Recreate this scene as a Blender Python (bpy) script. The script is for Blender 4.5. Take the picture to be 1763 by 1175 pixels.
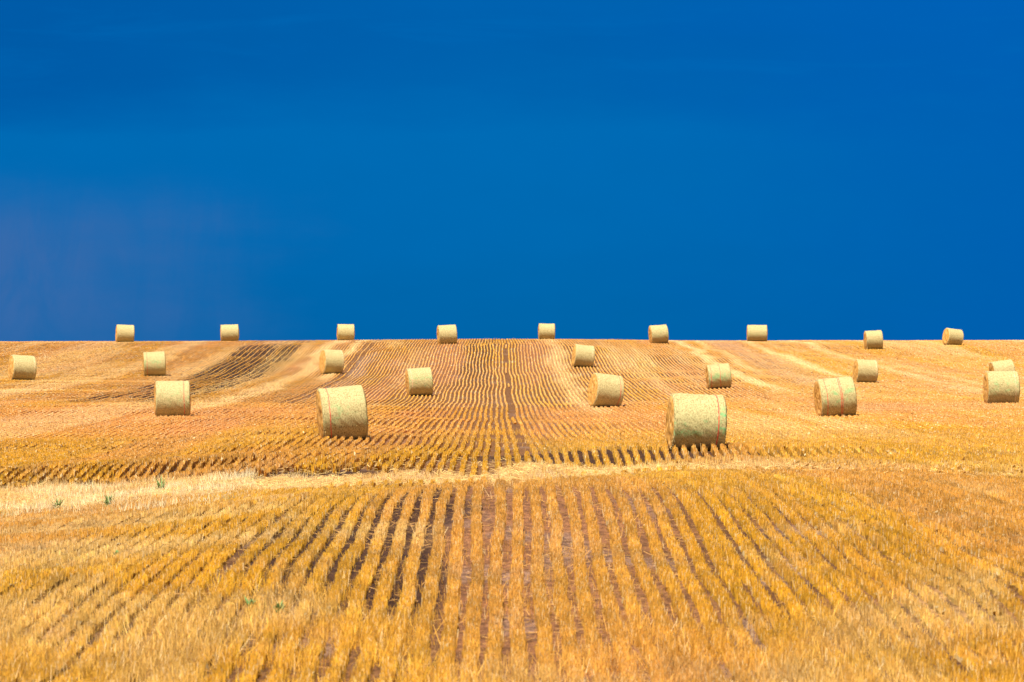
import bpy, math, random
import numpy as np
R_ = math.radians
rng = np.random.default_rng(7)
random.seed(7)
for o in list(bpy.data.objects):
    bpy.data.objects.remove(o, do_unlink=True)
sc = bpy.context.scene
COL = sc.collection

# ------------------------------------------------------------ camera
FPX = 6611.0            # focal length in photograph pixels (135 mm on 36 mm)
CAMZ = 3.30             # eye height over the foreground
cd = bpy.data.cameras.new('camera')
cam = bpy.data.objects.new('camera', cd)
COL.objects.link(cam)
cam.location = (0, 0, CAMZ)
cam.rotation_euler = (R_(90), 0, 0)
cd.sensor_width = 36.0
cd.lens = 36.0 * FPX / 1763.0
cd.clip_start = 0.5
cd.clip_end = 20000
cd.dof.use_dof = True
cd.dof.focus_distance = 125
cd.dof.aperture_fstop = 5.6
sc.camera = cam

# ------------------------------------------------------------ light
SUN_EL, SUN_AZ = 62.0, 26.0
EXPO = 1.06        # elevation; degrees left of straight behind the camera
sd = bpy.data.lights.new('sun', 'SUN')
sd.energy = 5.0
sd.angle = R_(0.55)
sd.color = (1.0, 0.955, 0.87)
sun = bpy.data.objects.new('sun', sd)
COL.objects.link(sun)
e, a = R_(SUN_EL), R_(SUN_AZ)
# direction towards the sun
sdir = (-math.sin(a) * math.cos(e), -math.cos(a) * math.cos(e), math.sin(e))
from mathutils import Vector
sun.rotation_euler = Vector(sdir).to_track_quat('Z', 'Y').to_euler()
sun.location = (-30, -60, 90)

sc.view_settings.view_transform = 'Standard'
sc.view_settings.look = 'None'
sc.view_settings.exposure = EXPO
sc.view_settings.gamma = 1.0

# ------------------------------------------------------------ world: a storm front ahead, clear sky elsewhere
w = bpy.data.worlds.new('World')
sc.world = w
w.use_nodes = True
nt = w.node_tree
nt.nodes.clear()
def N(tree, t, **k):
    n = tree.nodes.new(t)
    for kk, v in k.items():
        setattr(n, kk, v)
    return n
def L(tree, a, b):
    tree.links.new(a, b)
def math_(tree, op, a, b=None, c=None, clamp=False):
    n = N(tree, 'ShaderNodeMath', operation=op)
    n.use_clamp = clamp
    for i, v in enumerate((a, b, c)):
        if v is None: continue
        if isinstance(v, (int, float)): n.inputs[i].default_value = v
        else: L(tree, v, n.inputs[i])
    return n.outputs[0]
def mixc(tree, f, a, b, mode='MIX'):
    n = N(tree, 'ShaderNodeMix', data_type='RGBA', blend_type=mode)
    n.clamp_factor = True
    for i, v in ((0, f), (6, a), (7, b)):
        if isinstance(v, (int, float)): n.inputs[i].default_value = v
        elif isinstance(v, tuple): n.inputs[i].default_value = (v[0], v[1], v[2], 1)
        else: L(tree, v, n.inputs[i])
    return n.outputs[2]
def smooth(tree, v, lo, hi):
    n = N(tree, 'ShaderNodeMapRange', interpolation_type='SMOOTHSTEP')
    L(tree, v, n.inputs[0])
    n.inputs[1].default_value = lo; n.inputs[2].default_value = hi
    n.inputs[3].default_value = 0; n.inputs[4].default_value = 1
    return n.outputs[0]
tc = N(nt, 'ShaderNodeTexCoord')
sep = N(nt, 'ShaderNodeSeparateXYZ'); L(nt, tc.outputs['Generated'], sep.inputs[0])
dx, dy, dz = sep.outputs
az = math_(nt, 'ARCTAN2', dx, dy)          # azimuth, 0 = ahead
el = math_(nt, 'ARCSINE', dz)
comb = N(nt, 'ShaderNodeCombineXYZ'); L(nt, az, comb.inputs[0]); L(nt, el, comb.inputs[1])
def noise(tree, vec, scale, detail=4, rough=0.5, stretch=None, off=(0, 0, 0), dist=0.0):
    m = N(tree, 'ShaderNodeMapping'); L(tree, vec, m.inputs[0])
    if stretch: m.inputs['Scale'].default_value = stretch
    m.inputs['Location'].default_value = off
    n = N(tree, 'ShaderNodeTexNoise'); L(tree, m.outputs[0], n.inputs['Vector'])
    n.inputs['Scale'].default_value = scale
    n.inputs['Detail'].default_value = detail
    n.inputs['Roughness'].default_value = rough
    n.inputs['Distortion'].default_value = dist
    return n.outputs['Fac']
n1 = noise(nt, comb.outputs[0], 9, 5, 0.55, (1, 4, 1), (3.1, 0.4, 0))
n2 = noise(nt, comb.outputs[0], 22, 5, 0.6, (1, 3, 1), (7.7, 1.2, 0))
e1 = 1.6
ADJ = 1.0 / (2 ** EXPO)
def lin(r, g, b):
    f = lambda c: (c / 255 / 12.92 if c <= 10 else ((c / 255 + .055) / 1.055) ** 2.4) * ADJ
    return (f(r), f(g), f(b))
elw = math_(nt, 'ADD', el, math_(nt, 'MULTIPLY', math_(nt, 'SUBTRACT', n1, 0.5), 0.035))
# vertical build of the storm cloud: (elevation in rad) 0..0.089 is in view
ramp = N(nt, 'ShaderNodeValToRGB'); 
L(nt, math_(nt, 'MULTIPLY', elw, 1 / 0.16, clamp=True), ramp.inputs[0])
cr = ramp.color_ramp
stops = [(0.0, lin(0, 100, 168)), (0.16, lin(0, 105, 177)), (0.34, lin(0, 107, 181)), (0.42, lin(0, 99, 175)),
         (0.49, lin(0, 96, 173)), (0.56, lin(0, 98, 176)), (1.0, lin(0, 95, 172))]
cr.elements[0].position = 0; cr.elements[0].color = (*stops[0][1], 1)
cr.elements[1].position = 1; cr.elements[1].color = (*stops[-1][1], 1)
for p, c in stops[1:-1]:
    el_ = cr.elements.new(p); el_.color = (*c, 1)
col = ramp.outputs[0]
# bluer to the right
azw = math_(nt, 'ADD', az, math_(nt, 'MULTIPLY', math_(nt, 'SUBTRACT', n2, 0.5), 0.06))
col = mixc(nt, math_(nt, 'MULTIPLY', smooth(nt, azw, 0.0, 0.16), 0.75), col, lin(0, 93, 178))
top_r = math_(nt, 'MULTIPLY', smooth(nt, azw, 0.0, 0.14), smooth(nt, elw, 0.045, 0.09))
col = mixc(nt, math_(nt, 'MULTIPLY', top_r, 0.8), col, lin(0, 97, 184))
tl = math_(nt, 'MULTIPLY', smooth(nt, math_(nt, 'MULTIPLY', azw, -1), 0.01, 0.13), smooth(nt, elw, 0.05, 0.07))
col = mixc(nt, math_(nt, 'MULTIPLY', tl, 0.7), col, lin(0, 88, 165))
# pale rain curtain low on the left
rain = math_(nt, 'MULTIPLY', smooth(nt, math_(nt, 'MULTIPLY', azw, -1), 0.045, 0.135),
             smooth(nt, math_(nt, 'MULTIPLY', math_(nt, 'ADD', el, math_(nt, 'MULTIPLY', math_(nt, 'SUBTRACT', n2, .5), .012)), -1), -0.048, -0.020))
rain = math_(nt, 'MULTIPLY', rain, math_(nt, 'MULTIPLY_ADD', smooth(nt, math_(nt, 'MULTIPLY', el, -1), -0.012, 0.004), -0.35, 1.0))
rs = noise(nt, comb.outputs[0], 55, 5, .65, (1, .35, 1), (2.2, 8.1, 0), .8)
rain = math_(nt, 'MULTIPLY', rain, math_(nt, 'MULTIPLY_ADD', smooth(nt, rs, .35, .65), .5, .6))
col = mixc(nt, math_(nt, 'MULTIPLY', rain, 0.75), col, lin(62, 107, 170))
# faint streaks of lighter cloud
st = noise(nt, comb.outputs[0], 14, 6, 0.6, (1, 7, 1), (1.3, 4.4, 0), 0.6)
stk = math_(nt, 'MULTIPLY', smooth(nt, st, 0.50, 0.75), smooth(nt, el, 0.05, 0.075))
col = mixc(nt, math_(nt, 'MULTIPLY', stk, 0.35), col, lin(0, 108, 186))
fine = noise(nt, comb.outputs[0], 60, 4, 0.6, (1, 1.6, 1), (9, 2, 0))
col = mixc(nt, 1.0, col, N(nt, 'ShaderNodeCombineColor').outputs[0], 'MIX') if False else col
vv = math_(nt, 'MULTIPLY_ADD', fine, 0.05, 0.975)
col = mixc(nt, 1.0, col, (1, 1, 1), 'MULTIPLY')
mulv = N(nt, 'ShaderNodeVectorMath', operation='SCALE'); L(nt, col, mulv.inputs[0]); L(nt, vv, mulv.inputs['Scale'])
bg_storm = N(nt, 'ShaderNodeBackground'); L(nt, mulv.outputs[0], bg_storm.inputs[0]); bg_storm.inputs[1].default_value = 1.0
sky = N(nt, 'ShaderNodeTexSky', sky_type='NISHITA', sun_disc=False)
sky.sun_elevation = R_(SUN_EL)
sky.sun_rotation = R_(180 + SUN_AZ)
sky.altitude = 600
bg_sky = N(nt, 'ShaderNodeBackground'); L(nt, sky.outputs[0], bg_sky.inputs[0]); bg_sky.inputs[1].default_value = 0.05
mask = math_(nt, 'MULTIPLY',
             smooth(nt, math_(nt, 'MULTIPLY', math_(nt, 'ABSOLUTE', az), -1), -1.5, -0.8),
             smooth(nt, math_(nt, 'MULTIPLY', el, -1), -0.75, -0.3))
mx = N(nt, 'ShaderNodeMixShader'); L(nt, mask, mx.inputs[0]); L(nt, bg_sky.outputs[0], mx.inputs[1]); L(nt, bg_storm.outputs[0], mx.inputs[2])
wo = N(nt, 'ShaderNodeOutputWorld'); L(nt, mx.outputs[0], wo.inputs[0])

# ------------------------------------------------------------ helpers
def vnoise(x, y, seed=0):
    xi = np.floor(x).astype(np.int64); yi = np.floor(y).astype(np.int64)
    fx = x - xi; fy = y - yi
    fx = fx * fx * (3 - 2 * fx); fy = fy * fy * (3 - 2 * fy)
    def h(i, j):
        n = (i * 374761393 + j * 668265263 + seed * 974634777) & 0xffffffff
        n = ((n ^ (n >> 13)) * 1274126177) & 0xffffffff
        return ((n ^ (n >> 16)) & 0xffff) / 65535.0
    return (h(xi, yi) * (1 - fx) + h(xi + 1, yi) * fx) * (1 - fy) + (h(xi, yi + 1) * (1 - fx) + h(xi + 1, yi + 1) * fx) * fy
def fbm(x, y, seed=0, o=4):
    r = 0; a_ = 1; t = 0
    for k in range(o):
        r = r + a_ * vnoise(x * 2 ** k, y * 2 ** k, seed + k * 17); t += a_; a_ *= .5
    return r / t
def ss(x, lo, hi):
    t = np.clip((x - lo) / (hi - lo), 0, 1)
    return t * t * (3 - 2 * t)
def band(x, lo, hi, f):
    return ss(x, lo - f, lo + f) * (1 - ss(x, hi - f, hi + f))
def pchip(xk, yk, x):
    xk = np.asarray(xk, float); yk = np.asarray(yk, float)
    h = np.diff(xk); d = np.diff(yk) / h
    m = np.zeros_like(xk)
    for i in range(1, len(xk) - 1):
        if d[i - 1] * d[i] > 0:
            w1 = 2 * h[i] + h[i - 1]; w2 = h[i] + 2 * h[i - 1]
            m[i] = (w1 + w2) / (w1 / d[i - 1] + w2 / d[i])
    m[0] = d[0]; m[-1] = d[-1]
    i = np.clip(np.searchsorted(xk, x) - 1, 0, len(h) - 1)
    t = (x - xk[i]) / h[i]
    t2 = t * t; t3 = t2 * t
    return (2*t3-3*t2+1)*yk[i] + (t3-2*t2+t)*h[i]*m[i] + (-2*t3+3*t2)*yk[i+1] + (t3-t2)*h[i]*m[i+1]

# ------------------------------------------------------------ terrain: surveyed profiles (sight depression, metres scale)
PROF = {
    -60: [(620, 6), (604, 11), (591, 15), (589, 17.2), (612, 19.4), (640, 22.2), (656, 25), (712, 37.5), (760, 50), (800, 61), (815, 66), (848, 69.8), (866, 77), (888, 88), (905, 97), (950, 120), (1000, 146), (1060, 165), (1110, 179), (1175, 195)],
    210: [(620, 6), (603, 11), (590.5, 15), (588.6, 17.4), (600, 18.9), (620, 20.5), (640, 22.4), (658, 25), (712, 37.5), (760, 50), (795, 61), (806, 66.5), (836, 69.8), (852, 78), (876, 92), (892, 102), (935, 122), (1000, 149), (1060, 166), (1110, 178), (1175, 193)],
    480: [(620, 6), (602, 11), (589, 16), (587.6, 18), (592, 18.9), (620, 20.8), (640, 22.6), (660, 25), (690, 31), (753, 54), (790, 65), (820, 75), (838, 83), (852, 92), (864, 100), (880, 108), (920, 127), (960, 143), (1021, 159), (1100, 175), (1175, 190)],
    880: [(620, 6), (602, 11), (589, 16), (587.0, 18.6), (591, 20), (640, 23.6), (690, 29.5), (740, 44), (770, 56), (791, 68), (812, 78), (828, 84), (848, 94), (838, 108), (846, 114), (874, 122), (945, 137), (1021, 152), (1100, 170), (1175, 190)],
    1030: [(620, 6), (602, 11), (589, 16), (587.2, 18.4), (593, 19.7), (640, 23.7), (690, 30), (740, 44.5), (766, 54), (773, 62), (777, 66), (808, 69.5), (818, 80), (830, 92), (837, 106), (846, 112), (874, 120), (945, 136), (1021, 152), (1100, 170), (1175, 189)],
    1300: [(620, 6), (603, 11), (590, 15.5), (588.0, 18), (602, 19.8), (640, 24.0), (690, 32), (740, 48), (766, 57), (773, 63.5), (776, 66.5), (797, 69.8), (804, 78), (818, 91), (836, 101), (874, 114), (945, 133), (1021, 152), (1100, 170), (1175, 188)],
    1823: [(620, 6), (603, 11), (588.5, 15.2), (586, 17), (591, 17.9), (622, 20.3), (660, 25.6), (694, 36), (735, 48), (780, 64), (808, 76), (840, 92), (880, 110), (940, 136), (1000, 156), (1100, 174), (1175, 187)],
}
UX = np.array(sorted(PROF))
GL = np.linspace(math.log(6.5), math.log(200), 900)      # ln s grid
cols = []
for k in UX:
    p = sorted(PROF[k], key=lambda q: q[1])
    cols.append(pchip([math.log(q[1]) for q in p], [q[0] for q in p], GL))
cols = np.array(cols)
GU = np.linspace(UX[0], UX[-1], 120)
TY = np.empty((len(GU), len(GL)))
for j in range(len(GL)):
    TY[:, j] = pchip(UX, cols[:, j], GU)
def terr(X, Y):
    """height of the field at world X, Y"""
    X = np.asarray(X, float); Y = np.asarray(Y, float)
    Yc = np.clip(Y, FPX / 190, FPX / 7)
    s = FPX / Yc
    u = np.clip(881.5 + FPX * X / Yc, GU[0], GU[-1])
    a_ = (u - GU[0]) / (GU[1] - GU[0]); b_ = (np.log(s) - GL[0]) / (GL[1] - GL[0])
    i = np.clip(a_.astype(int), 0, len(GU) - 2); j = np.clip(b_.astype(int), 0, len(GL) - 2)
    fa = a_ - i; fb = b_ - j
    y = (TY[i, j] * (1 - fa) + TY[i + 1, j] * fa) * (1 - fb) + (TY[i, j + 1] * (1 - fa) + TY[i + 1, j + 1] * fa) * fb
    z = -(y - 587.5) / s
    z = z - np.clip(Y - FPX / 7, 0, None) * 0.012
    # undulations of the ground
    amp = ss(Y, 120, 200)
    z = z + (fbm(X / 30 + 9, Y / 16, 3, 2) - .5) * (0.06 + 0.22 * amp)
    z = z + (vnoise(X / 3.1, Y / 4.3, 5) - .5) * 0.05
    # little terrace lip on the right
    lip = ss(Y, 96, 100.5) * (1 - ss(Y, 102, 112)) * ss(X, -1, 3)
    z = z + lip * 0.0
    return z + CAMZ
# row coordinate
RT = (855 - 881.5) / FPX
def rowc(X, Y): return X - RT * Y

# ------------------------------------------------------------ patch fields (colour and cover masks over the crop and soil)
def tband(X, Y, f=1.2):
    n = (fbm(X / .8, Y / 5.0, 71, 4) - .5) * 11
    lo = np.interp(X, [-12, -5, 0, 5, 12], [74.0, 75.5, 77.0, 77, 76])
    hi = np.interp(X, [-12, -8, -5, -.5, 1.5, 5, 9, 12], [93.5, 93.5, 84, 82.5, 93.5, 93.5, 90, 87])
    return ss(Y + n, lo - f, lo + f) * (1 - ss(Y + n, hi - f, hi + f))
def fields(X, Y):
    r = rowc(X, Y)
    n = fbm(X / 2.2, Y / 9.0, 21, 3)
    nb = fbm(r / 2.6, Y / 75.0, 31, 4)
    rw = r + (n - .5) * 1.6
    far = ss(Y, 150, 190)
    pale = np.zeros_like(r)
    pale += band(rw, -15.4, -14.0, .5) * far * .75
    pale += band(rw, -12.9, -12.2, .3) * ss(Y, 250, 290) * .9
    pale += band(rw, 16.2, 17.2, .3) * ss(Y, 215, 240) * .95
    pale += band(rw, 18.2, 18.9, .3) * ss(Y, 250, 280) * .6
    pale += band(rw, 23.1, 23.9, .4) * ss(Y, 240, 260) * .7
    pale += band(rw, 28.4, 29.4, .4) * ss(Y, 240, 260) * .6
    pale += band(rw, 4.2, 5.3, .4) * ss(Y, 170, 200) * .5
    pale += band(rw, -30, -27.5, .6) * far * .5
    pale += ss(nb, .52, .68) * .38 * ss(Y, 105, 140) * ss(np.abs(r - .5), 5, 9)
    terrace = tband(X, Y)
    pale += terrace * np.interp(X, [-2, 4, 8], [1.0, .6, .15]) * (.45 + .55 * ss(fbm(X / .9, Y / 4, 89, 3), .36, .58))
    pale += ss(fbm(X / 1.6, Y / 5, 77, 3), .54, .72) * (1 - ss(Y, 60, 75)) * .32
    pale += ss(-X, 2.6, 4.2) * (1 - ss(Y, 62, 72)) * ss(Y, 44, 50) * .45 * ss(fbm(X / 2, Y / 3, 78, 3), .35, .6)
    dark = band(rw, -23.0, -17.0, .5) * band(Y, 205, 345, 12)
    dark += band(rw, -26, -23.5, .6) * band(Y, 170, 215, 8) * .6
    dark += band(rw, 11.5, 16.0, .8) * band(Y, 215, 330, 15) * .30
    dark += band(rw, -2.6, -.4, .3) * ss(Y, 200, 300) * .55
    dark += band(rw, 28, 40, 2) * band(Y, 225, 300, 12) * .35
    dark += band(rw, -3.2, -.6, .3) * (1 - ss(Y, 62, 66)) * ss(Y, 38, 42) * .9
    dark += band(Y + (n - .5) * 3, 85.5, 91, 1) * band(X, -6.5, -3, .8) * .9
    dark += (1 - ss(Y, 62, 68)) * (.18 + .4 * ss(np.abs(X), 1.5, 3.5)) * ss(fbm(X / .5, Y / 2.0, 99, 3), .35, .6)
    dark += band(Y, 94, 103, 1) * (ss(X, -3, 0) + 1 - ss(X, -7, -5)) * .9
    lav = band(rw, 19.3, 22.6, .4) * ss(Y, 225, 250) + band(rw, -11, -9.8, .3) * band(Y, 225, 310, 10)
    lav += band(rw, 14, 40, 2) * band(Y, 168, 190, 6) * .7 + ss(fbm(X / .6, Y / 2.5, 55, 3), .62, .72) * .6
    pink = band(rw, -24, -9, 2) * band(Y, 135, 185, 8) * .7 + ss(nb, .3, .42) * 0 + ss(fbm(r / 3.5, Y / 60, 91, 3), .52, .68) * .6
    gold = band(Y + (n - .5) * 8, 85, 112, 3) * (1 - ss(X, -4, 1)) + band(Y, 38, 60, 5) * .35 + ss(fbm(r / 2.8, Y / 45, 44, 3), .5, .66) * .7
    c = lambda v: np.clip(v, 0, 1)
    return c(pale), c(dark), c(lav), c(pink), c(gold), terrace

def mixn(a_, b_, f):
    return a_ + (b_ - a_) * f[:, None]

# ------------------------------------------------------------ materials
def mat(name):
    m = bpy.data.materials.new(name); m.use_nodes = True
    m.node_tree.nodes.clear()
    return m, m.node_tree
def finish(t, bsdf):
    o = N(t, 'ShaderNodeOutputMaterial'); L(t, bsdf, o.inputs[0]); return o
def principled(t, colr, rough=0.9, spec=0.2):
    b = N(t, 'ShaderNodeBsdfPrincipled')
    if isinstance(colr, tuple): b.inputs['Base Color'].default_value = (*colr, 1)
    else: L(t, colr, b.inputs['Base Color'])
    b.inputs['Roughness'].default_value = rough
    b.inputs['Specular IOR Level'].default_value = spec
    return b

m_ground, t = mat('dry_soil')
at = N(t, 'ShaderNodeAttribute', attribute_name='Col')
geo = N(t, 'ShaderNodeNewGeometry')
nA = noise(t, geo.outputs['Position'], 9, 5, .65, (1, .35, 1))
nB = noise(t, geo.outputs['Position'], 5.5, 5, .7, (1, .6, 1), (5, 5, 0), .5)
nC = noise(t, geo.outputs['Position'], 30, 3, .7, (1, .5, 1), (2, 9, 0))
tone = math_(t, 'MULTIPLY_ADD', smooth(t, nA, .40, .62), -.55, 1.15)
tone = math_(t, 'MULTIPLY', tone, math_(t, 'MULTIPLY_ADD', smooth(t, nC, .46, .36), -.5, 1.0))
sc_ = N(t, 'ShaderNodeVectorMath', operation='SCALE'); L(t, at.outputs['Color'], sc_.inputs[0]); L(t, tone, sc_.inputs['Scale'])
c = sc_.outputs[0]
gr_ = N(t, 'ShaderNodeVectorMath', operation='MULTIPLY'); L(t, c, gr_.inputs[0]); gr_.inputs[1].default_value = (1.3, 1.6, 2.0)
c = mixc(t, math_(t, 'MULTIPLY', smooth(t, nB, .56, .68), .5), c, gr_.outputs[0])
lt_ = N(t, 'ShaderNodeVectorMath', operation='MULTIPLY'); L(t, c, lt_.inputs[0]); lt_.inputs[1].default_value = (2.6, 3.2, 2.6)
c = mixc(t, math_(t, 'MULTIPLY', smooth(t, nC, .57, .66), .5), c, lt_.outputs[0])
b = principled(t, c, .95, .1)
bp = N(t, 'ShaderNodeBump'); bp.inputs['Strength'].default_value = .5; bp.inputs['Distance'].default_value = .03
L(t, nA, bp.inputs['Height']); L(t, bp.outputs[0], b.inputs['Normal'])
finish(t, b.outputs[0])

def straw_mat(name, trans=.35):
    m, t = mat(name)
    at = N(t, 'ShaderNodeAttribute', attribute_name='Col')
    b = principled(t, at.outputs['Color'], .6, .25)
    tr = N(t, 'ShaderNodeBsdfTranslucent'); L(t, at.outputs['Color'], tr.inputs[0])
    mx = N(t, 'ShaderNodeMixShader'); mx.inputs[0].default_value = trans
    L(t, b.outputs[0], mx.inputs[1]); L(t, tr.outputs[0], mx.inputs[2])
    finish(t, mx.outputs[0])
    return m
m_straw = straw_mat('straw')

# ------------------------------------------------------------ ground sheet
def link(name, me, m, parent=None):
    if m is not None: me.materials.append(m)
    o = bpy.data.objects.new(name, me); COL.objects.link(o)
    if parent is not None: o.parent = parent
    return o
ys = np.concatenate([np.linspace(-150, 28, 24)[:-1], np.geomspace(28, 130, 420)[:-1], np.geomspace(130, 372, 520)[:-1], np.geomspace(372, 2500, 50)])
tf = np.linspace(-1, 1, 241)
tt = np.concatenate([-np.geomspace(14, 1, 18)[:-1], tf, np.geomspace(1, 14, 18)[1:]])
TT, YY = np.meshgrid(tt, ys)
XX = TT * np.maximum(YY, 28) * 0.165
ZZ = terr(XX, YY)
nr, nc = XX.shape
P = np.stack([XX.ravel(), YY.ravel(), ZZ.ravel()], 1)
ii, jj = np.meshgrid(np.arange(nr - 1), np.arange(nc - 1), indexing='ij')
q = (ii * nc + jj).ravel()
F = np.stack([q, q + 1, q + nc + 1, q + nc], 1)
def mesh_quads(name, P, F, col=None, domain='POINT', smooth_=False):
    me = bpy.data.meshes.new(name)
    me.vertices.add(len(P)); me.vertices.foreach_set('co', P.astype(np.float32).ravel())
    me.loops.add(F.size); me.loops.foreach_set('vertex_index', F.astype(np.int32).ravel())
    me.polygons.add(len(F))
    me.polygons.foreach_set('loop_start', (np.arange(len(F)) * F.shape[1]).astype(np.int32))
    me.polygons.foreach_set('use_smooth', np.full(len(F), smooth_, dtype=bool))
    if col is not None:
        a_ = me.attributes.new('Col', 'FLOAT_COLOR', domain)
        a_.data.foreach_set('color', np.concatenate([col, np.ones((len(col), 1))], 1).astype(np.float32).ravel())
    me.update(calc_edges=True)
    return me
pale, dark, lav, pink, gold, terrace = fields(P[:, 0], P[:, 1])
gc = np.tile(np.array([.135, .058, .020]), (len(P), 1))
gc = mixn(gc, np.array([.27, .11, .055]), pink * .6)
gc = mixn(gc, np.array([.20, .135, .105]), lav * .6)
gc = mixn(gc, np.array([.60, .36, .14]), pale * .8)
gc = mixn(gc, np.array([.030, .013, .008]), dark * .95)
gm = mesh_quads('ground', P, F, gc, 'POINT', True)
ground = link('ground', gm, m_ground)
ground['kind'] = 'structure'
ground['label'] = 'rolling field of reddish brown soil rising to the horizon'

# ------------------------------------------------------------ bales: where each one stands
# x0, x1, ytop, ybottom (photo), end-disc ratio, picture-plane tilt deg (+ right side up), stripes (fraction along), green amount, label
B = [
 (198.4, 231, 560.4, 589, .10, -2, [(.88, .5)], 0, 'leftmost round bale on the skyline, standing directly on the hill crest'),
 (380, 411.4, 560.4, 588, .04, 1.5, [], 0, 'skyline round bale second from the left, square on to the camera on the crest'),
 (580, 610, 563.5, 590, .06, -1, [], 0, 'small skyline bale third from the left, foot just behind the crest'),
 (753, 788, 559.5, 590.5, .13, 3, [], 0, 'skyline bale a little left of the middle, its left straw end just showing'),
 (926.7, 955.3, 564.5, 590.5, .05, -1, [], 0, 'smallest skyline bale right of the wide bare furrow, sunk behind the crest'),
 (1117.5, 1152.5, 559.5, 589.5, .20, 4.7, [], .2, 'skyline bale with dark specks near its top, fourth from the right'),
 (1286, 1321, 561, 588.2, .04, 0, [], .15, 'squat skyline bale third from the right, above pale lavender stubble'),
 (1487.6, 1521.4, 569, 599, .17, 2.8, [], 0, 'bale second from the right along the crest, just breaking the skyline'),
 (1620.4, 1657.5, 566, 592.5, .42, -7, [], 0, 'rightmost skyline bale, its orange left end showing wide'),
 (12, 62, 611.5, 653, .25, -3, [(.9, .4)], 0, 'leftmost bale, at the left edge with its brown end showing'),
 (247, 285.7, 605.5, 645.5, .04, 2, [(.15, 1)], .35, 'bale at left beside dark furrows, red line on its left end'),
 (548, 592, 602, 641.5, .28, -3, [(.92, .4)], 0, 'mid slope bale left of centre, directly above the large bale with the red line'),
 (982, 1022, 593.5, 629.5, .18, -6.5, [(.88, .35)], 0, 'highest slope bale right of the wide bare furrow'),
 (1216.7, 1260.7, 626.5, 666, .12, 4.6, [(.13, .7), (.53, .9)], .45, 'green tinted bale with two red lines below the pale straw streak'),
 (1466.6, 1511.4, 619, 656.5, .25, -3, [(.9, .35)], 0, 'bale just behind the large three-lined bale, orange end to the left'),
 (1705, 1751, 620.5, 658.5, .25, 7, [], 0, 'bale mostly hidden behind the large bale at the right edge'),
 (699.7, 747.3, 633, 678.5, .13, 4, [(.13, .6)], .3, 'bale left of the central rows, tilted, faint red mark near its left end'),
 (266.6, 327, 655.5, 714.5, .03, 0, [(.83, 1)], .3, 'upright square on bale at lower left with a red line near its right end'),
 (1008, 1071.7, 643.5, 697.5, .30, -6.8, [(.86, .7)], 0, 'bale in the middle right, turned to show its wide ochre straw end'),
 (1404, 1478, 650, 714, .20, 5, [(.17, .9), (.56, .9), (.60, .9)], .55, 'large bale at right with three red lines round a greenish wrap'),
 (1692, 1756, 638.5, 693, .18, 0, [(.87, .5)], .4, 'bale at the right edge standing in front of another bale'),
 (548.7, 636.7, 665, 752.5, .12, 5, [(.16, 1)], .35, 'large pale bale left of centre with one red line near its left end'),
 (1144.8, 1250, 678, 768.5, .15, -1.9, [(.84, 1.2)], .9, 'largest and nearest bale, bright green patches, red line near its right end'),
]
bales = []
for k, (x0, x1, yt, yb, er, tilt, stripes, green, label) in enumerate(B):
    h = yb - yt; wd = x1 - x0
    xc = (x0 + x1) / 2
    s0 = h / 1.5
    ssn = np.linspace(s0 * .8, s0 * 1.25, 400)
    Yc = FPX / ssn; Xc = (xc - 881.5) / ssn
    yg = 587.5 + (CAMZ - terr(Xc, Yc)) * ssn
    err = np.abs(yg - (yb + .12 * ssn)) + 40 * np.abs(np.log(ssn / s0)) * (0.12 if k >= 9 or k in (7, 8) else 1.2)
    if k in (2, 4):
        s = 18.2
    elif k in (0, 1, 6):
        s = 17.7
    else:
        s = ssn[np.argmin(err)]
    th = math.asin(min(.9, er))
    rad = min(1.0, max(.76, (h + .15 * s) / s / 2))
    length = (wd - 2 * rad * er * s) / (math.cos(th) * s)
    Y = FPX / s; X = (xc - 881.5) / s
    bales.append(dict(X=X, Y=Y, z=float(terr(X, Y)), rad=rad, L=length, yaw=th + math.atan2(X, Y) * -1, tilt=math.radians(tilt), st=stripes, g=green, label=label, s=s))
    yg1 = 587.5 + (CAMZ - terr(X, Y)) * s
    print('bale', k + 1, 's0 %.1f s %.1f rad %.2f L %.2f  Y %.0f ground y %.1f vs %.1f' % (s0, s, rad, length, Y, yg1, yb))

# ------------------------------------------------------------ stubble
def blades(X, Y, Z, h, wd, yaw, lean, leandir, col, taper=.7):
    n = len(X)
    cx, sx = np.cos(yaw) * wd / 2, np.sin(yaw) * wd / 2
    lx, ly = np.cos(leandir) * lean * h, np.sin(leandir) * lean * h
    P = np.empty((n, 4, 3), np.float32)
    P[:, 0] = np.stack([X - cx, Y - sx, Z - .03], 1)
    P[:, 1] = np.stack([X + cx, Y + sx, Z - .03], 1)
    P[:, 2] = np.stack([X + cx * taper + lx, Y + sx * taper + ly, Z + h], 1)
    P[:, 3] = np.stack([X - cx * taper + lx, Y - sx * taper + ly, Z + h], 1)
    return P.reshape(-1, 3), col
PITCH = .25
acc = []
def inbale(X, Y, padx=0.0, half=.72):
    m_ = np.zeros(len(X), bool)
    for b in bales:
        dx_, dy_ = X - b['X'], Y - b['Y']
        near = (np.abs(dx_) < 2) & (np.abs(dy_) < 2)
        c_, s_ = math.cos(b['yaw']), math.sin(b['yaw'])
        lx = dx_ * c_ + dy_ * s_; ly = -dx_ * s_ + dy_ * c_
        m_ |= near & (np.abs(lx) < b['L'] / 2 - .02) & (np.abs(ly) < half)
    return m_
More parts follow.
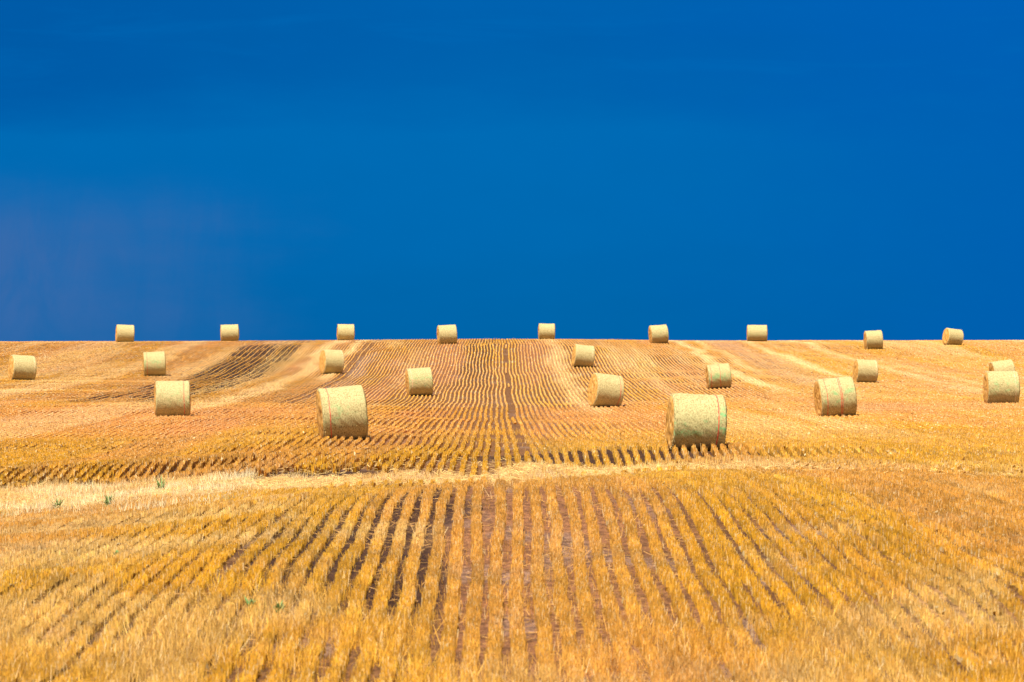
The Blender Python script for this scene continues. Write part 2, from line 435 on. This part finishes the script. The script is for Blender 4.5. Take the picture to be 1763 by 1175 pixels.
def straw_col(X, Y, n, v0=.60, v1=1.16):
    pale, dark, lav, pink, gold, terrace = fields(X, Y)
    base = np.tile(np.array([.84, .445, .050]), (n, 1))
    farf = ss(Y, 100, 170)
    base = mixn(base, np.array([.80, .395, .075]), farf)
    base = mixn(base, np.array([.76, .385, .020]), gold * .8)
    base = mixn(base, np.array([.74, .33, .11]), pink * .65)
    base = mixn(base, np.array([.95, .72, .33]), pale * .85)
    base = mixn(base, np.array([.62, .38, .22]), lav * .3)
    clump = fbm(X / .32, Y / 1.1, 98, 3)
    tone = 1 + (np.clip((clump - .5) * 2.6, -1, 1) * .26) * (1 - ss(Y, 90, 150))
    base = base * tone[:, None]
    base = base * (1 - .0 * np.clip(dark, 0, 1) * ss(Y, 150, 180))[:, None]
    v = rng.uniform(v0, v1, n)
    base = base * v[:, None]
    p = rng.random(n)
    base = mixn(base, np.array([.88, .68, .36]), (p < .10) * .7)
    base = mixn(base, np.array([.30, .13, .03]), (p > .93) * .7)
    return np.clip(base, 0, .92)
def rows(y0, y1, per_m, wid, hgt, hw, lean):
    y = y0
    while y < y1:
        dyy = min(12.0, y1 - y)
        half = (y + dyy) * .152 + 2.4
        k0, k1 = int((-half - RT * y) / PITCH) - 1, int((half - RT * y) / PITCH) + 1
        ks = np.arange(k0, k1 + 1)
        nper = max(1, int(per_m * dyy))
        K = np.repeat(ks, nper)
        Y = y + rng.random(len(K)) * dyy
        r = K * PITCH
        # the drill wanders a little; every row has its own character
        drift = (vnoise(np.floor(K / 12.0) * 3.7, Y / 14.0, 61) - .5) * .14 + (vnoise(K * 5.3, Y / 3.0, 62) - .5) * .05
        r = r + drift + rng.uniform(-hw, hw, len(K)) * rng.uniform(.7, 1.25, len(K))
        X = r + RT * Y
        den = .55 + .75 * vnoise(K * 7.1, Y / 1.2, 63) + .35 * (vnoise(X / 3, Y / 7, 64) - .5)
        keep = rng.random(len(K)) < den
        # missing row (wide bare furrow) and wheel marks
        keep &= ~((K == 3) & (Y > 95) & (vnoise(K * 0 + 2, Y / 9, 70) > .38))
        keep &= ~((tband(X, Y) > .5) & (rng.random(len(K)) < np.interp(X, [3, 8], [.94, .5])))
        keep &= ~((X < -3) & (X > -6.5) & (Y > 82) & (Y < 89 + 5 * (vnoise(K * 1.9, Y * 0, 69) - .5)))
        keep &= ~((Y > 98.8) & (Y < 98.8) & (X > 1))
        keep &= ~inbale(X, Y)
        keep &= np.abs(X) < Y * .142 + 2.2
        X, Y, K = X[keep], Y[keep], K[keep]
        n = len(X)
        hh = hgt * hgt_of(X, Y) * rng.uniform(.78, 1.1, n)
        c_ = straw_col(X, Y, n)
        rowtone = .88 + .24 * vnoise(K * 3.3, Y / 15.0, 66)
        c_ = np.clip(c_ * rowtone[:, None], 0, .92)
        acc.append(blades(X, Y, terr(X, Y), hh, wid * rng.uniform(.7, 1.3, n), rng.uniform(-1.1, 1.1, n),
                          np.abs(rng.normal(0, lean, n)), rng.uniform(0, 6.283, n), c_))
        y += dyy

def drift_of(K, Y):
    return (vnoise(np.floor(K / 12.0) * 3.7, Y / 14.0, 61) - .5) * .14 + (vnoise(K * 5.3, Y / 3.0, 62) - .5) * .05
def hgt_of(X, Y):
    return (.72 + .5 * vnoise(X / 1.7, Y / 2.6, 65)) * (1 + .30 * band(Y, 85, 102, 2))
def hulls(y0, y1, step, hgt, hw):
    """the dense matted body of every stubble row: a ragged ridge"""
    n = int(round((y1 - y0) / step)); Yl = np.linspace(y0, y1, n + 1)
    half = y1 * .150 + 2.4
    ks = np.arange(int((-half - RT * y0) / PITCH) - 1, int((half - RT * y0) / PITCH) + 2)
    K, Yg = np.meshgrid(ks.astype(float), Yl, indexing='ij')
    prof = np.array([(-1.0, -.02), (-.72, .80), (0.0, 1.0), (.72, .80), (1.0, -.02)])
    jit = rng.normal(0, 1 if y0 < 120 else .45, K.shape + (5, 2))
    r = K * PITCH + drift_of(K, Yg)
    X0 = r + RT * Yg
    hh = hgt * hgt_of(X0, Yg) * (.9 + .1 * jit[..., 2, 0])
    wob = rng.normal(0, hw * .12, K.shape)
    inpatch = ss(-np.abs(r + 20), -3.4, -2.4) * (Yg > 200)
    ox = prof[:, 0] * hw * (1 - .22 * inpatch - .16 * band(Yg, 85, 101, 1))[..., None] * (.75 + .5 * vnoise(K * 2.9, Yg / .7, 67))[..., None]
    Xv = X0[..., None] + ox + wob[..., None] + jit[..., 0] * hw * .10
    Yv = np.repeat(Yg[..., None], 5, -1) + jit[..., 1] * step * .25
    Zv = terr(Xv, Yv) + prof[:, 1] * hh[..., None] * (1 + .10 * jit[..., 0]) - .01
    nk, ny = K.shape
    Pv = np.stack([Xv, Yv, Zv], -1).reshape(-1, 3)
    k_, i_, p_ = np.meshgrid(np.arange(nk), np.arange(ny - 1), np.arange(4), indexing='ij')
    base = (k_ * ny + i_) * 5 + p_
    Fv = np.stack([base, base + 1, base + 6, base + 5], -1).reshape(-1, 4)
    kk = K[k_, i_].ravel(); yy = Yg[k_, i_].ravel(); xx = X0[k_, i_].ravel()
    keep = ~((kk == 3) & (yy > 95) & (vnoise(kk * 0 + 2, yy / 9, 70) > .38))
    keep &= ~((tband(xx, yy) > .5) & ((xx < 6) | (vnoise(kk * 1.7, yy, 68) > .5)))
    keep &= ~((xx < -3) & (xx > -6.5) & (yy > 82) & (yy < 89 + 5 * (vnoise(kk * 1.9, yy * 0, 69) - .5)))
    keep &= ~((yy > 98.8) & (yy < 98.8) & (xx > 1))
    keep &= ~inbale(xx, yy, half=.76)
    keep &= np.abs(xx) < yy * .142 + 2.2
    odd = (kk % 2 == 0) & (yy > 195)
    rk = kk * PITCH
    keep &= ~(odd & (np.abs(rk + 20) < 3.0) & (vnoise(kk * 2.3, yy / 14, 72) > .22))
    keep &= ~(odd & (np.abs(rk + 11.4) < .5))
    keep &= vnoise(kk * 7.1, yy / 1.2, 63) > (.10 if y0 < 120 else .02) + .0 * ss(-np.abs(rowc(xx, yy) + 20), -3.2, -2.2) * (yy > 200)
    Fv = Fv[keep]; kk, yy, xx = kk[keep], yy[keep], xx[keep]
    c_ = straw_col(xx, yy, len(xx), *((.6, 1.1) if y0 < 120 else (.88, 1.06))) * (.88 + .24 * vnoise(kk * 3.3, yy / 15.0, 66))[:, None]
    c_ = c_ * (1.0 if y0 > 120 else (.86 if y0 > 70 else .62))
    hull.append((Pv.astype(np.float32), Fv, np.clip(c_, 0, .92)))
hull = []
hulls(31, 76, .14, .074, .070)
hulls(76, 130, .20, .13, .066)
hulls(130, 200, .32, .110, .062)
hulls(200, 290, .50, .085, .056)
hulls(290, 400, .75, .080, .056)
rows(31, 50, 175, .0085, .114, .064, .13)
rows(50, 76, 135, .0095, .108, .061, .11)
rows(76, 130, 50, .013, .15, .042, .09)
rows(130, 200, 11, .018, .13, .042, .12)
rows(200, 290, 1, .020, .10, .036, .10)
rows(290, 400, 1, .026, .095, .036, .10)

# loose stalks between the rows: ragged foreground, the right hand side, terrace
def scatter(n, y0, y1, hgt, wid, lean, dens, colf=None, flat=0.0):
    Y = np.sqrt(rng.uniform(y0 ** 2, y1 ** 2, n)); X = rng.uniform(-1, 1, n) * (Y * .142 + 2.2)
    keep = (rng.random(n) < dens(X, Y)) & ~inbale(X, Y)
    X, Y = X[keep], Y[keep]; n = len(X)
    c_ = straw_col(X, Y, n)
    if colf is not None: c_ = colf(c_, X, Y, n)
    return blades(X, Y, terr(X, Y), hgt * rng.uniform(.5, 1.25, n), wid * rng.uniform(.7, 1.3, n), rng.uniform(-1.5, 1.5, n),
                  np.abs(rng.normal(0, lean, n)), rng.uniform(0, 6.283, n), c_, .4)
def d_near(X, Y):
    a_ = (1 - ss(Y + (fbm(X / 1.5, Y / 3, 81, 3) - .5) * 17, 34, 43)) * (.08 + .5 * ss(fbm(X / .6, Y / 1.6, 96, 3), .42, .60))
    rr = ss(X + (fbm(X / 1.2, Y / 4, 82, 3) - .5) * 6, 2.6, 6) * .07
    ll = ss(-X + (fbm(X / 1.2, Y / 4, 83, 3) - .5) * 6, 2.9, 5.5) * .07
    pt = ss(fbm(X / .8, Y / 3, 84, 3), .56, .66) * .16
    return np.clip(a_ + rr + ll + pt + .02, 0, 1)
def d_near2(X, Y):
    return (1 - ss(Y + (fbm(X / 1.5, Y / 3, 81, 3) - .5) * 9, 36, 41)) * ss(fbm(X / .4, Y / 1.2, 87, 3), .46, .62)
acc.append(scatter(330000, 31, 76, .10, .0080, .6, d_near))
acc.append(scatter(120000, 31, 43, .17, .0080, .5, d_near2))
def d_mid(X, Y):
    return (ss(Y, 101, 105) + (1 - ss(Y, 101, 105)) * band(X, -6, -4, .5)) * np.clip(.02 + .25 * ss(np.abs(X), 4, 9) + ss(fbm(X / 2, Y / 6, 85, 3), .54, .66) * .45, 0, 1)
acc.append(scatter(200000, 87, 150, .12, .014, .5, d_mid))
def d_far(X, Y):
    pale, *_ = fields(X, Y)
    return np.clip(.01 + pale * .9, 0, 1)
acc.append(scatter(260000, 150, 345, .11, .035, .5, d_far))
acc.append(scatter(26000, 318, 352, .20, .035, .35, lambda X, Y: ss(fbm(X / 1.3, Y / 3, 88, 3), .56, .68)))
P = np.concatenate([a_[0] for a_ in acc]); C_ = np.concatenate([a_[1] for a_ in acc])
F = np.arange(len(P)).reshape(-1, 4)
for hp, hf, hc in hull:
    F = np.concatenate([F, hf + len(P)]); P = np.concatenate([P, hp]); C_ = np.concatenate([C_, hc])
print('stubble faces', len(C_))
st_me = mesh_quads('stubble', P, F, C_, 'FACE')
stubble = link('stubble', st_me, m_straw)
stubble['kind'] = 'stuff'; stubble['label'] = 'golden cut wheat stubble in long parallel rows'; stubble['category'] = 'stubble'
del acc, P, C_, F

# litter: flat straw pieces lying on the soil
def litter(n, y0, y1, ln, wid, dens, lift, tint=(.55, .29, .08)):
    Y = np.sqrt(rng.uniform(y0 ** 2, y1 ** 2, n)); X = rng.uniform(-1, 1, n) * (Y * .142 + 2.2)
    keep = rng.random(n) < dens(X, Y)
    X, Y = X[keep], Y[keep]; n = len(X)
    an = rng.uniform(0, 6.283, n); l_ = ln * rng.uniform(.4, 1.2, n)
    z = terr(X, Y) + rng.uniform(.008, lift, n)
    dx_, dy_ = np.cos(an) * l_ / 2, np.sin(an) * l_ / 2
    wx, wy = -np.sin(an) * wid / 2, np.cos(an) * wid / 2
    tz = rng.uniform(-.15, .15, n) * l_
    P = np.empty((n, 4, 3), np.float32)
    P[:, 0] = np.stack([X - dx_ - wx, Y - dy_ - wy, z - tz], 1)
    P[:, 1] = np.stack([X + dx_ - wx, Y + dy_ - wy, z + tz], 1)
    P[:, 2] = np.stack([X + dx_ + wx, Y + dy_ + wy, z + tz + .004], 1)
    P[:, 3] = np.stack([X - dx_ + wx, Y - dy_ + wy, z - tz + .004], 1)
    c_ = np.array(tint) * rng.uniform(.35, 1.15, n)[:, None]
    return P.reshape(-1, 3), np.clip(c_, 0, .92)
la = [litter(26000, 31, 62, .16, .007, lambda X, Y: .25 + .6 * ss(fbm(X / .7, Y / 3, 86, 3), .5, .65), .05),
      litter(120000, 72, 96, .25, .014, lambda X, Y: .04 + .9 * tband(X, Y) * ss(fbm(X / .9, Y / 4, 89, 3), .36, .58) * np.interp(X, [2, 6, 9], [1, .45, .2]), .12, (.84, .55, .20))]
P = np.concatenate([a_[0] for a_ in la]); C_ = np.concatenate([a_[1] for a_ in la])
li = link('loose_straw', mesh_quads('loose_straw', P, np.arange(len(P)).reshape(-1, 4), C_, 'FACE'), m_straw)
li['kind'] = 'stuff'; li['label'] = 'loose straw pieces scattered on the soil between the rows'; li['category'] = 'straw'

# pale dry grass in the terrace channel
n = 190000
Y = rng.uniform(60, 97, n); X = rng.uniform(-1, 1, n) * (Y * .142 + 2.2)
keep = (np.maximum(tband(X, Y, 2.6), .45 * band(Y + (fbm(X / .6, Y / 3, 97, 3) - .5) * 14, 66, 76, 3) * ss(-X, 3, 5)) > rng.random(n) * .9 + .08) & (rng.random(n) < .25 + .75 * ss(-X, -1, 3) + .35 * band(X, -3, 4, 1))
X, Y = X[keep], Y[keep]; n = len(X)
hg = (.08 + .08 * ss(-X, 3.5, 6.5)) * (.4 + 1.1 * vnoise(X / .35, Y / .35, 93)) * rng.uniform(.5, 1.3, n)
cg = np.tile(np.array([.82, .56, .25]), (n, 1))
cg = mixn(cg, np.array([.92, .76, .44]), ss(-X, 3, 6) * ss(fbm(X / .8, Y / 1.5, 95, 3), .3, .6) * .95)
cg = mixn(cg, np.array([.76, .44, .12]), (fbm(X / .7, Y / 2, 100, 3) > .55) * .8)
cg = mixn(cg, np.array([.40, .42, .12]), (vnoise(X / .5, Y / .5, 94) > .84) * (X < -3) * .7)
cg = np.clip(cg * rng.uniform(.8, 1.12, n)[:, None], 0, .93)
Pg, cg = blades(X, Y, terr(X, Y), hg, .014 * rng.uniform(.6, 1.3, n), rng.uniform(-1.2, 1.2, n), np.abs(rng.normal(0, .45, n)), rng.uniform(0, 6.283, n), cg, .25)
gr = link('dry_grass', mesh_quads('dry_grass', Pg, np.arange(len(Pg)).reshape(-1, 4), cg, 'FACE'), m_straw)
gr['kind'] = 'stuff'; gr['label'] = 'pale bleached grass strip crossing the field'; gr['category'] = 'grass'

# ------------------------------------------------------------ bale materials
m_net, t = mat('net_wrapped_straw')
tc = N(t, 'ShaderNodeTexCoord'); oi = N(t, 'ShaderNodeObjectInfo')
off = N(t, 'ShaderNodeVectorMath', operation='SCALE'); off.inputs[0].default_value = (31, 17, 23); L(t, oi.outputs['Random'], off.inputs['Scale'])
vo = N(t, 'ShaderNodeVectorMath', operation='ADD'); L(t, tc.outputs['Object'], vo.inputs[0]); L(t, off.outputs[0], vo.inputs[1])
v = vo.outputs[0]
a1 = noise(t, v, 34, 5, .75, (1, .7, .7), dist=.6)
a2 = noise(t, v, 3.2, 5, .6, (1, 1, 1))
a3 = noise(t, v, 60, 3, .7, (1.6, .5, .5), dist=.8)
c = mixc(t, smooth(t, a1, .32, .60), (.135, .078, .018), (.48, .385, .165))
c = mixc(t, math_(t, 'MULTIPLY', smooth(t, a3, .56, .70), .6), c, (.54, .47, .27))
c = mixc(t, math_(t, 'MULTIPLY', smooth(t, a3, .42, .32), .5), c, (.30, .19, .07))
c = mixc(t, math_(t, 'MULTIPLY', smooth(t, a2, .55, .68), .35), c, (.46, .36, .17))
# green dye rubbed off the net wrap
sx_ = N(t, 'ShaderNodeSeparateXYZ'); L(t, tc.outputs['Object'], sx_.inputs[0])
gn = noise(t, v, 3.0, 5, .65, (1, 1, 1), (4, 4, 4), .3)
gsep = N(t, 'ShaderNodeSeparateColor'); L(t, oi.outputs['Color'], gsep.inputs[0])
gband = math_(t, 'MULTIPLY', smooth(t, sx_.outputs[2], -.50, .0), smooth(t, math_(t, 'MULTIPLY', sx_.outputs[2], -1), -.60, -.25))
gm_ = math_(t, 'MULTIPLY', math_(t, 'MULTIPLY', smooth(t, gn, .50, .64), gband), gsep.outputs[0])
gsoft = math_(t, 'MULTIPLY', math_(t, 'MULTIPLY', gband, gsep.outputs[0]), .26)
c = mixc(t, gsoft, c, (.36, .38, .16))
c = mixc(t, math_(t, 'MULTIPLY', gm_, smooth(t, a1, .34, .50)), c, (.10, .40, .14))
b = principled(t, c, .75, .2)
bp = N(t, 'ShaderNodeBump'); bp.inputs['Strength'].default_value = .45; bp.inputs['Distance'].default_value = .015
L(t, a1, bp.inputs['Height']); L(t, bp.outputs[0], b.inputs['Normal'])
finish(t, b.outputs[0])

m_end, t = mat('cut_straw_end')
tc = N(t, 'ShaderNodeTexCoord'); oi = N(t, 'ShaderNodeObjectInfo')
off = N(t, 'ShaderNodeVectorMath', operation='SCALE'); off.inputs[0].default_value = (13, 27, 19); L(t, oi.outputs['Random'], off.inputs['Scale'])
vo = N(t, 'ShaderNodeVectorMath', operation='ADD'); L(t, tc.outputs['Object'], vo.inputs[0]); L(t, off.outputs[0], vo.inputs[1])
a1 = noise(t, vo.outputs[0], 9, 5, .7, (1, 1, .45), dist=.8)
a2 = noise(t, vo.outputs[0], 4, 4, .6)
c = mixc(t, smooth(t, a1, .36, .62), (.36, .16, .025), (.62, .33, .08))
c = mixc(t, math_(t, 'MULTIPLY', smooth(t, a2, .5, .65), .5), c, (.86, .52, .20))
b = principled(t, c, .9, .1)
bp = N(t, 'ShaderNodeBump'); bp.inputs['Strength'].default_value = .4; bp.inputs['Distance'].default_value = .03
L(t, a1, bp.inputs['Height']); L(t, bp.outputs[0], b.inputs['Normal'])
finish(t, b.outputs[0])

m_red, t = mat('red_net_line')
tc = N(t, 'ShaderNodeTexCoord')
a1 = noise(t, tc.outputs['Object'], 9, 4, .7)
c = mixc(t, smooth(t, a1, .30, .45), (.58, .36, .20), (.60, .085, .045))
b = principled(t, c, .6, .2); finish(t, b.outputs[0])
m_redf, t = mat('faded_red_net_line')
tc = N(t, 'ShaderNodeTexCoord')
a1 = noise(t, tc.outputs['Object'], 9, 4, .7)
c = mixc(t, smooth(t, a1, .42, .62), (.66, .52, .30), (.62, .24, .12))
b = principled(t, c, .6, .2); finish(t, b.outputs[0])

# ------------------------------------------------------------ bale builder
def radius_fn(rad, Ln, seed):
    def f(x, th):
        """x along the axis, th round it"""
        cx_, sy_ = np.cos(th), np.sin(th)
        n = vnoise(x * 2.1 + 5 + cx_ * 1.6, sy_ * 1.6 + seed * 3.1 + x * .7, seed) - .5
        n2 = vnoise(x * 9 + cx_ * 7, sy_ * 7 + seed * 1.7 - x * 5, seed + 5) - .5
        n3 = vnoise(x * 26 + cx_ * 20, sy_ * 20 + x * 11, seed + 9) - .5
        t_ = np.abs(x) / (Ln / 2)
        r = rad * (1 - .006 * (1 - t_)) + n * .022 + n2 * .014 + n3 * .016
        r = r - .06 * np.clip((t_ - .93) / .07, 0, 1) ** 2.2
        z = r * cx_
        # settles flat underneath
        zmin = -rad * .965
        r = np.where(z < zmin, r * (1 + (zmin / np.minimum(z, -1e-3) - 1) * .9), r)
        return r
    return f
def grid_mesh(name, X, Yv, Z, closed=True):
    nr, nc = X.shape
    P = np.stack([X.ravel(), Yv.ravel(), Z.ravel()], 1)
    i, j = np.meshgrid(np.arange(nr - 1), np.arange(nc if closed else nc - 1), indexing='ij')
    j2 = (j + 1) % nc
    F = np.stack([i * nc + j, i * nc + j2, (i + 1) * nc + j2, (i + 1) * nc + j], -1).reshape(-1, 4)
    return mesh_quads(name, P, F, None, 'POINT', True)
def make_bale(k, b):
    root = bpy.data.objects.new('round_bale', None); COL.objects.link(root)
    root.empty_display_size = .5
    root['label'] = b['label']; root['category'] = 'hay bale'; root['group'] = 'round straw bales scattered over the field'
    rad, Ln, seed = b['rad'], b['L'], 100 + k * 7
    f = radius_fn(rad, Ln, seed)
    lift = rad * .965 - .02
    NA, NX = 128, 48
    xs = np.linspace(-Ln / 2, Ln / 2, NX); xs = np.sign(xs) * (Ln / 2) * (1 - (1 - np.abs(xs) / (Ln / 2)) ** 1.25)
    th = np.linspace(0, 2 * math.pi, NA, endpoint=False)
    A, Xg = np.meshgrid(th, xs)
    r = f(Xg, A)
    me = grid_mesh('net_wrap', Xg, -r * np.sin(A), r * np.cos(A) + 0)
    me.flip_normals() if False else None
    body = link('net_wrap', me, m_net, root); body.location = (0, 0, lift); body.color = (b['g'], 0, 0, 1)
    for sgn in (-1, 1):
        q_ = np.linspace(1, 0.0, 22)
        A2, Q = np.meshgrid(th, q_)
        redge = f(np.full_like(A2, sgn * Ln / 2), A2)
        rr = redge * Q + 1e-4
        yy, zz = -rr * np.sin(A2), rr * np.cos(A2)
        bump = (vnoise(yy * 9 + seed, zz * 9, seed + 3) - .5) * .03 + (vnoise(yy * 3, zz * 3 + seed, seed + 4) - .5) * .05
        xx = sgn * (Ln / 2 + .03 * (1 - Q ** 6) + bump * np.clip((1 - Q) * 6, 0, 1))
        m_ = grid_mesh('straw_end', xx, yy, zz)
        o = link('straw_end', m_, m_end, root); o.location = (0, 0, lift)
    # stray straws sticking out round the rims, the skin and the foot
    nf = 420
    tf_ = rng.uniform(0, 2 * math.pi, nf); sg = rng.choice([-1, 1], nf)
    xf = np.where(rng.random(nf) < .55, sg * (Ln / 2 - rng.uniform(0, .05, nf)), rng.uniform(-.5, .5, nf) * Ln)
    rf = f(xf, tf_) - .01
    p0 = np.stack([xf, -rf * np.sin(tf_), rf * np.cos(tf_)], 1)
    out = np.stack([0 * xf, -np.sin(tf_), np.cos(tf_)], 1) * rng.uniform(.3, 1, nf)[:, None] + rng.normal(0, .55, (nf, 3))
    out /= np.linalg.norm(out, axis=1)[:, None]
    p1 = p0 + out * rng.uniform(.03, .085, nf)[:, None]
    sd_ = np.cross(out, rng.normal(0, 1, (nf, 3))); sd_ /= np.linalg.norm(sd_, axis=1)[:, None]; sd_ *= .006
    Pf = np.stack([p0 - sd_, p0 + sd_, p1 + sd_ * .6, p1 - sd_ * .6], 1).reshape(-1, 3)
    cf = np.array([.62, .46, .19]) * rng.uniform(.5, 1.2, nf)[:, None]
    o = link('stray_straw', mesh_quads('stray_straw', Pf, np.arange(4 * nf).reshape(-1, 4), cf, 'FACE'), m_straw, root); o.location = (0, 0, lift); o['kind'] = 'stuff'
    for fr, strength in b['st']:
        xm = -Ln / 2 + Ln * fr
        wd = .018 if strength < .6 else (.024 if strength < 1.1 else .028)
        wob = (vnoise(np.cos(th) * 1.5 + seed, np.sin(th) * 1.5, seed + 8) - .5) * .06
        xg = np.stack([xm + wob - wd / 2, xm + wob, xm + wob + wd / 2])
        A3 = np.stack([th] * 3)
        r3 = f(xg, A3) + .006; r3[1] += .004
        o = link('red_stripe', grid_mesh('red_stripe', xg, -r3 * np.sin(A3), r3 * np.cos(A3)), m_red if strength > .6 else m_redf, root)
        o.location = (0, 0, lift)
    root.location = (b['X'], b['Y'], b['z'])
    # yaw about z, then tilt in the picture plane (about the viewing direction); + tilt raises the right side
    from mathutils import Matrix
    M = Matrix.Rotation(-b['tilt'], 4, 'Y') @ Matrix.Rotation(b['yaw'], 4, 'Z')
    root.rotation_euler = M.to_euler()
for k, b in enumerate(bales):
    make_bale(k, b)

# ------------------------------------------------------------ a few green weeds
m_leaf, t = mat('weed_leaf')
geo = N(t, 'ShaderNodeNewGeometry')
a1 = noise(t, geo.outputs['Position'], 12, 3, .6)
c = mixc(t, a1, (.09, .17, .04), (.24, .33, .10))
b = principled(t, c, .6, .3); finish(t, b.outputs[0])
def ypix_to_Y(x, y):
    s = np.linspace(70, 189, 2000); Yv = FPX / s; Xv = (x - 881.5) / s
    yg = 587.5 + (CAMZ - terr(Xv, Yv)) * s
    i = int(np.argmin(np.abs(yg - y))); return float(Xv[i]), float(Yv[i])
W = [(277, 852, .42, 'bright green weed standing at the upper edge of the pale grass strip'),
     (100, 882, .34, 'low green weed in the pale grass near the left edge'),
     (187, 880, .36, 'green weed in the middle of the pale grass strip at the left'),
     (430, 1056, .20, 'green weed among the stubble rows at lower left'),
     (482, 1066, .20, 'dark green weed in the furrow right beside another weed at lower left'),
     (200, 966, .14, 'small green weed in the stubble left of the bare furrows'),
     (1288, 905, .0, '')]
for x, y, hgt, lab in W:
    if not lab: continue
    X, Y = ypix_to_Y(x, y)
    n = 46
    ang = rng.uniform(0, 6.283, n); hgt *= .75; ln = rng.uniform(.3, 1, n) * hgt
    z0 = rng.uniform(0, .6, n) * hgt
    rr = rng.uniform(.2, .6, n) * hgt
    c_, s_ = np.cos(ang), np.sin(ang)
    wdt = .011
    P = np.empty((n, 4, 3))
    base = np.stack([c_ * .01, s_ * .01, z0], 1); tip = np.stack([c_ * rr, s_ * rr, z0 + ln * .8], 1); mid = base * .45 + tip * .55 + np.array([0, 0, .01])
    side = np.stack([-s_ * wdt, c_ * wdt, 0 * c_], 1)
    P[:, 0] = base; P[:, 1] = mid + side; P[:, 2] = tip; P[:, 3] = mid - side
    o = link('green_weed', mesh_quads('green_weed', P.reshape(-1, 3), np.arange(4 * n).reshape(-1, 4)), m_leaf)
    o.location = (X, Y, float(terr(X, Y)))
    o['label'] = lab; o['category'] = 'weed'; o['group'] = 'green weeds in the stubble'
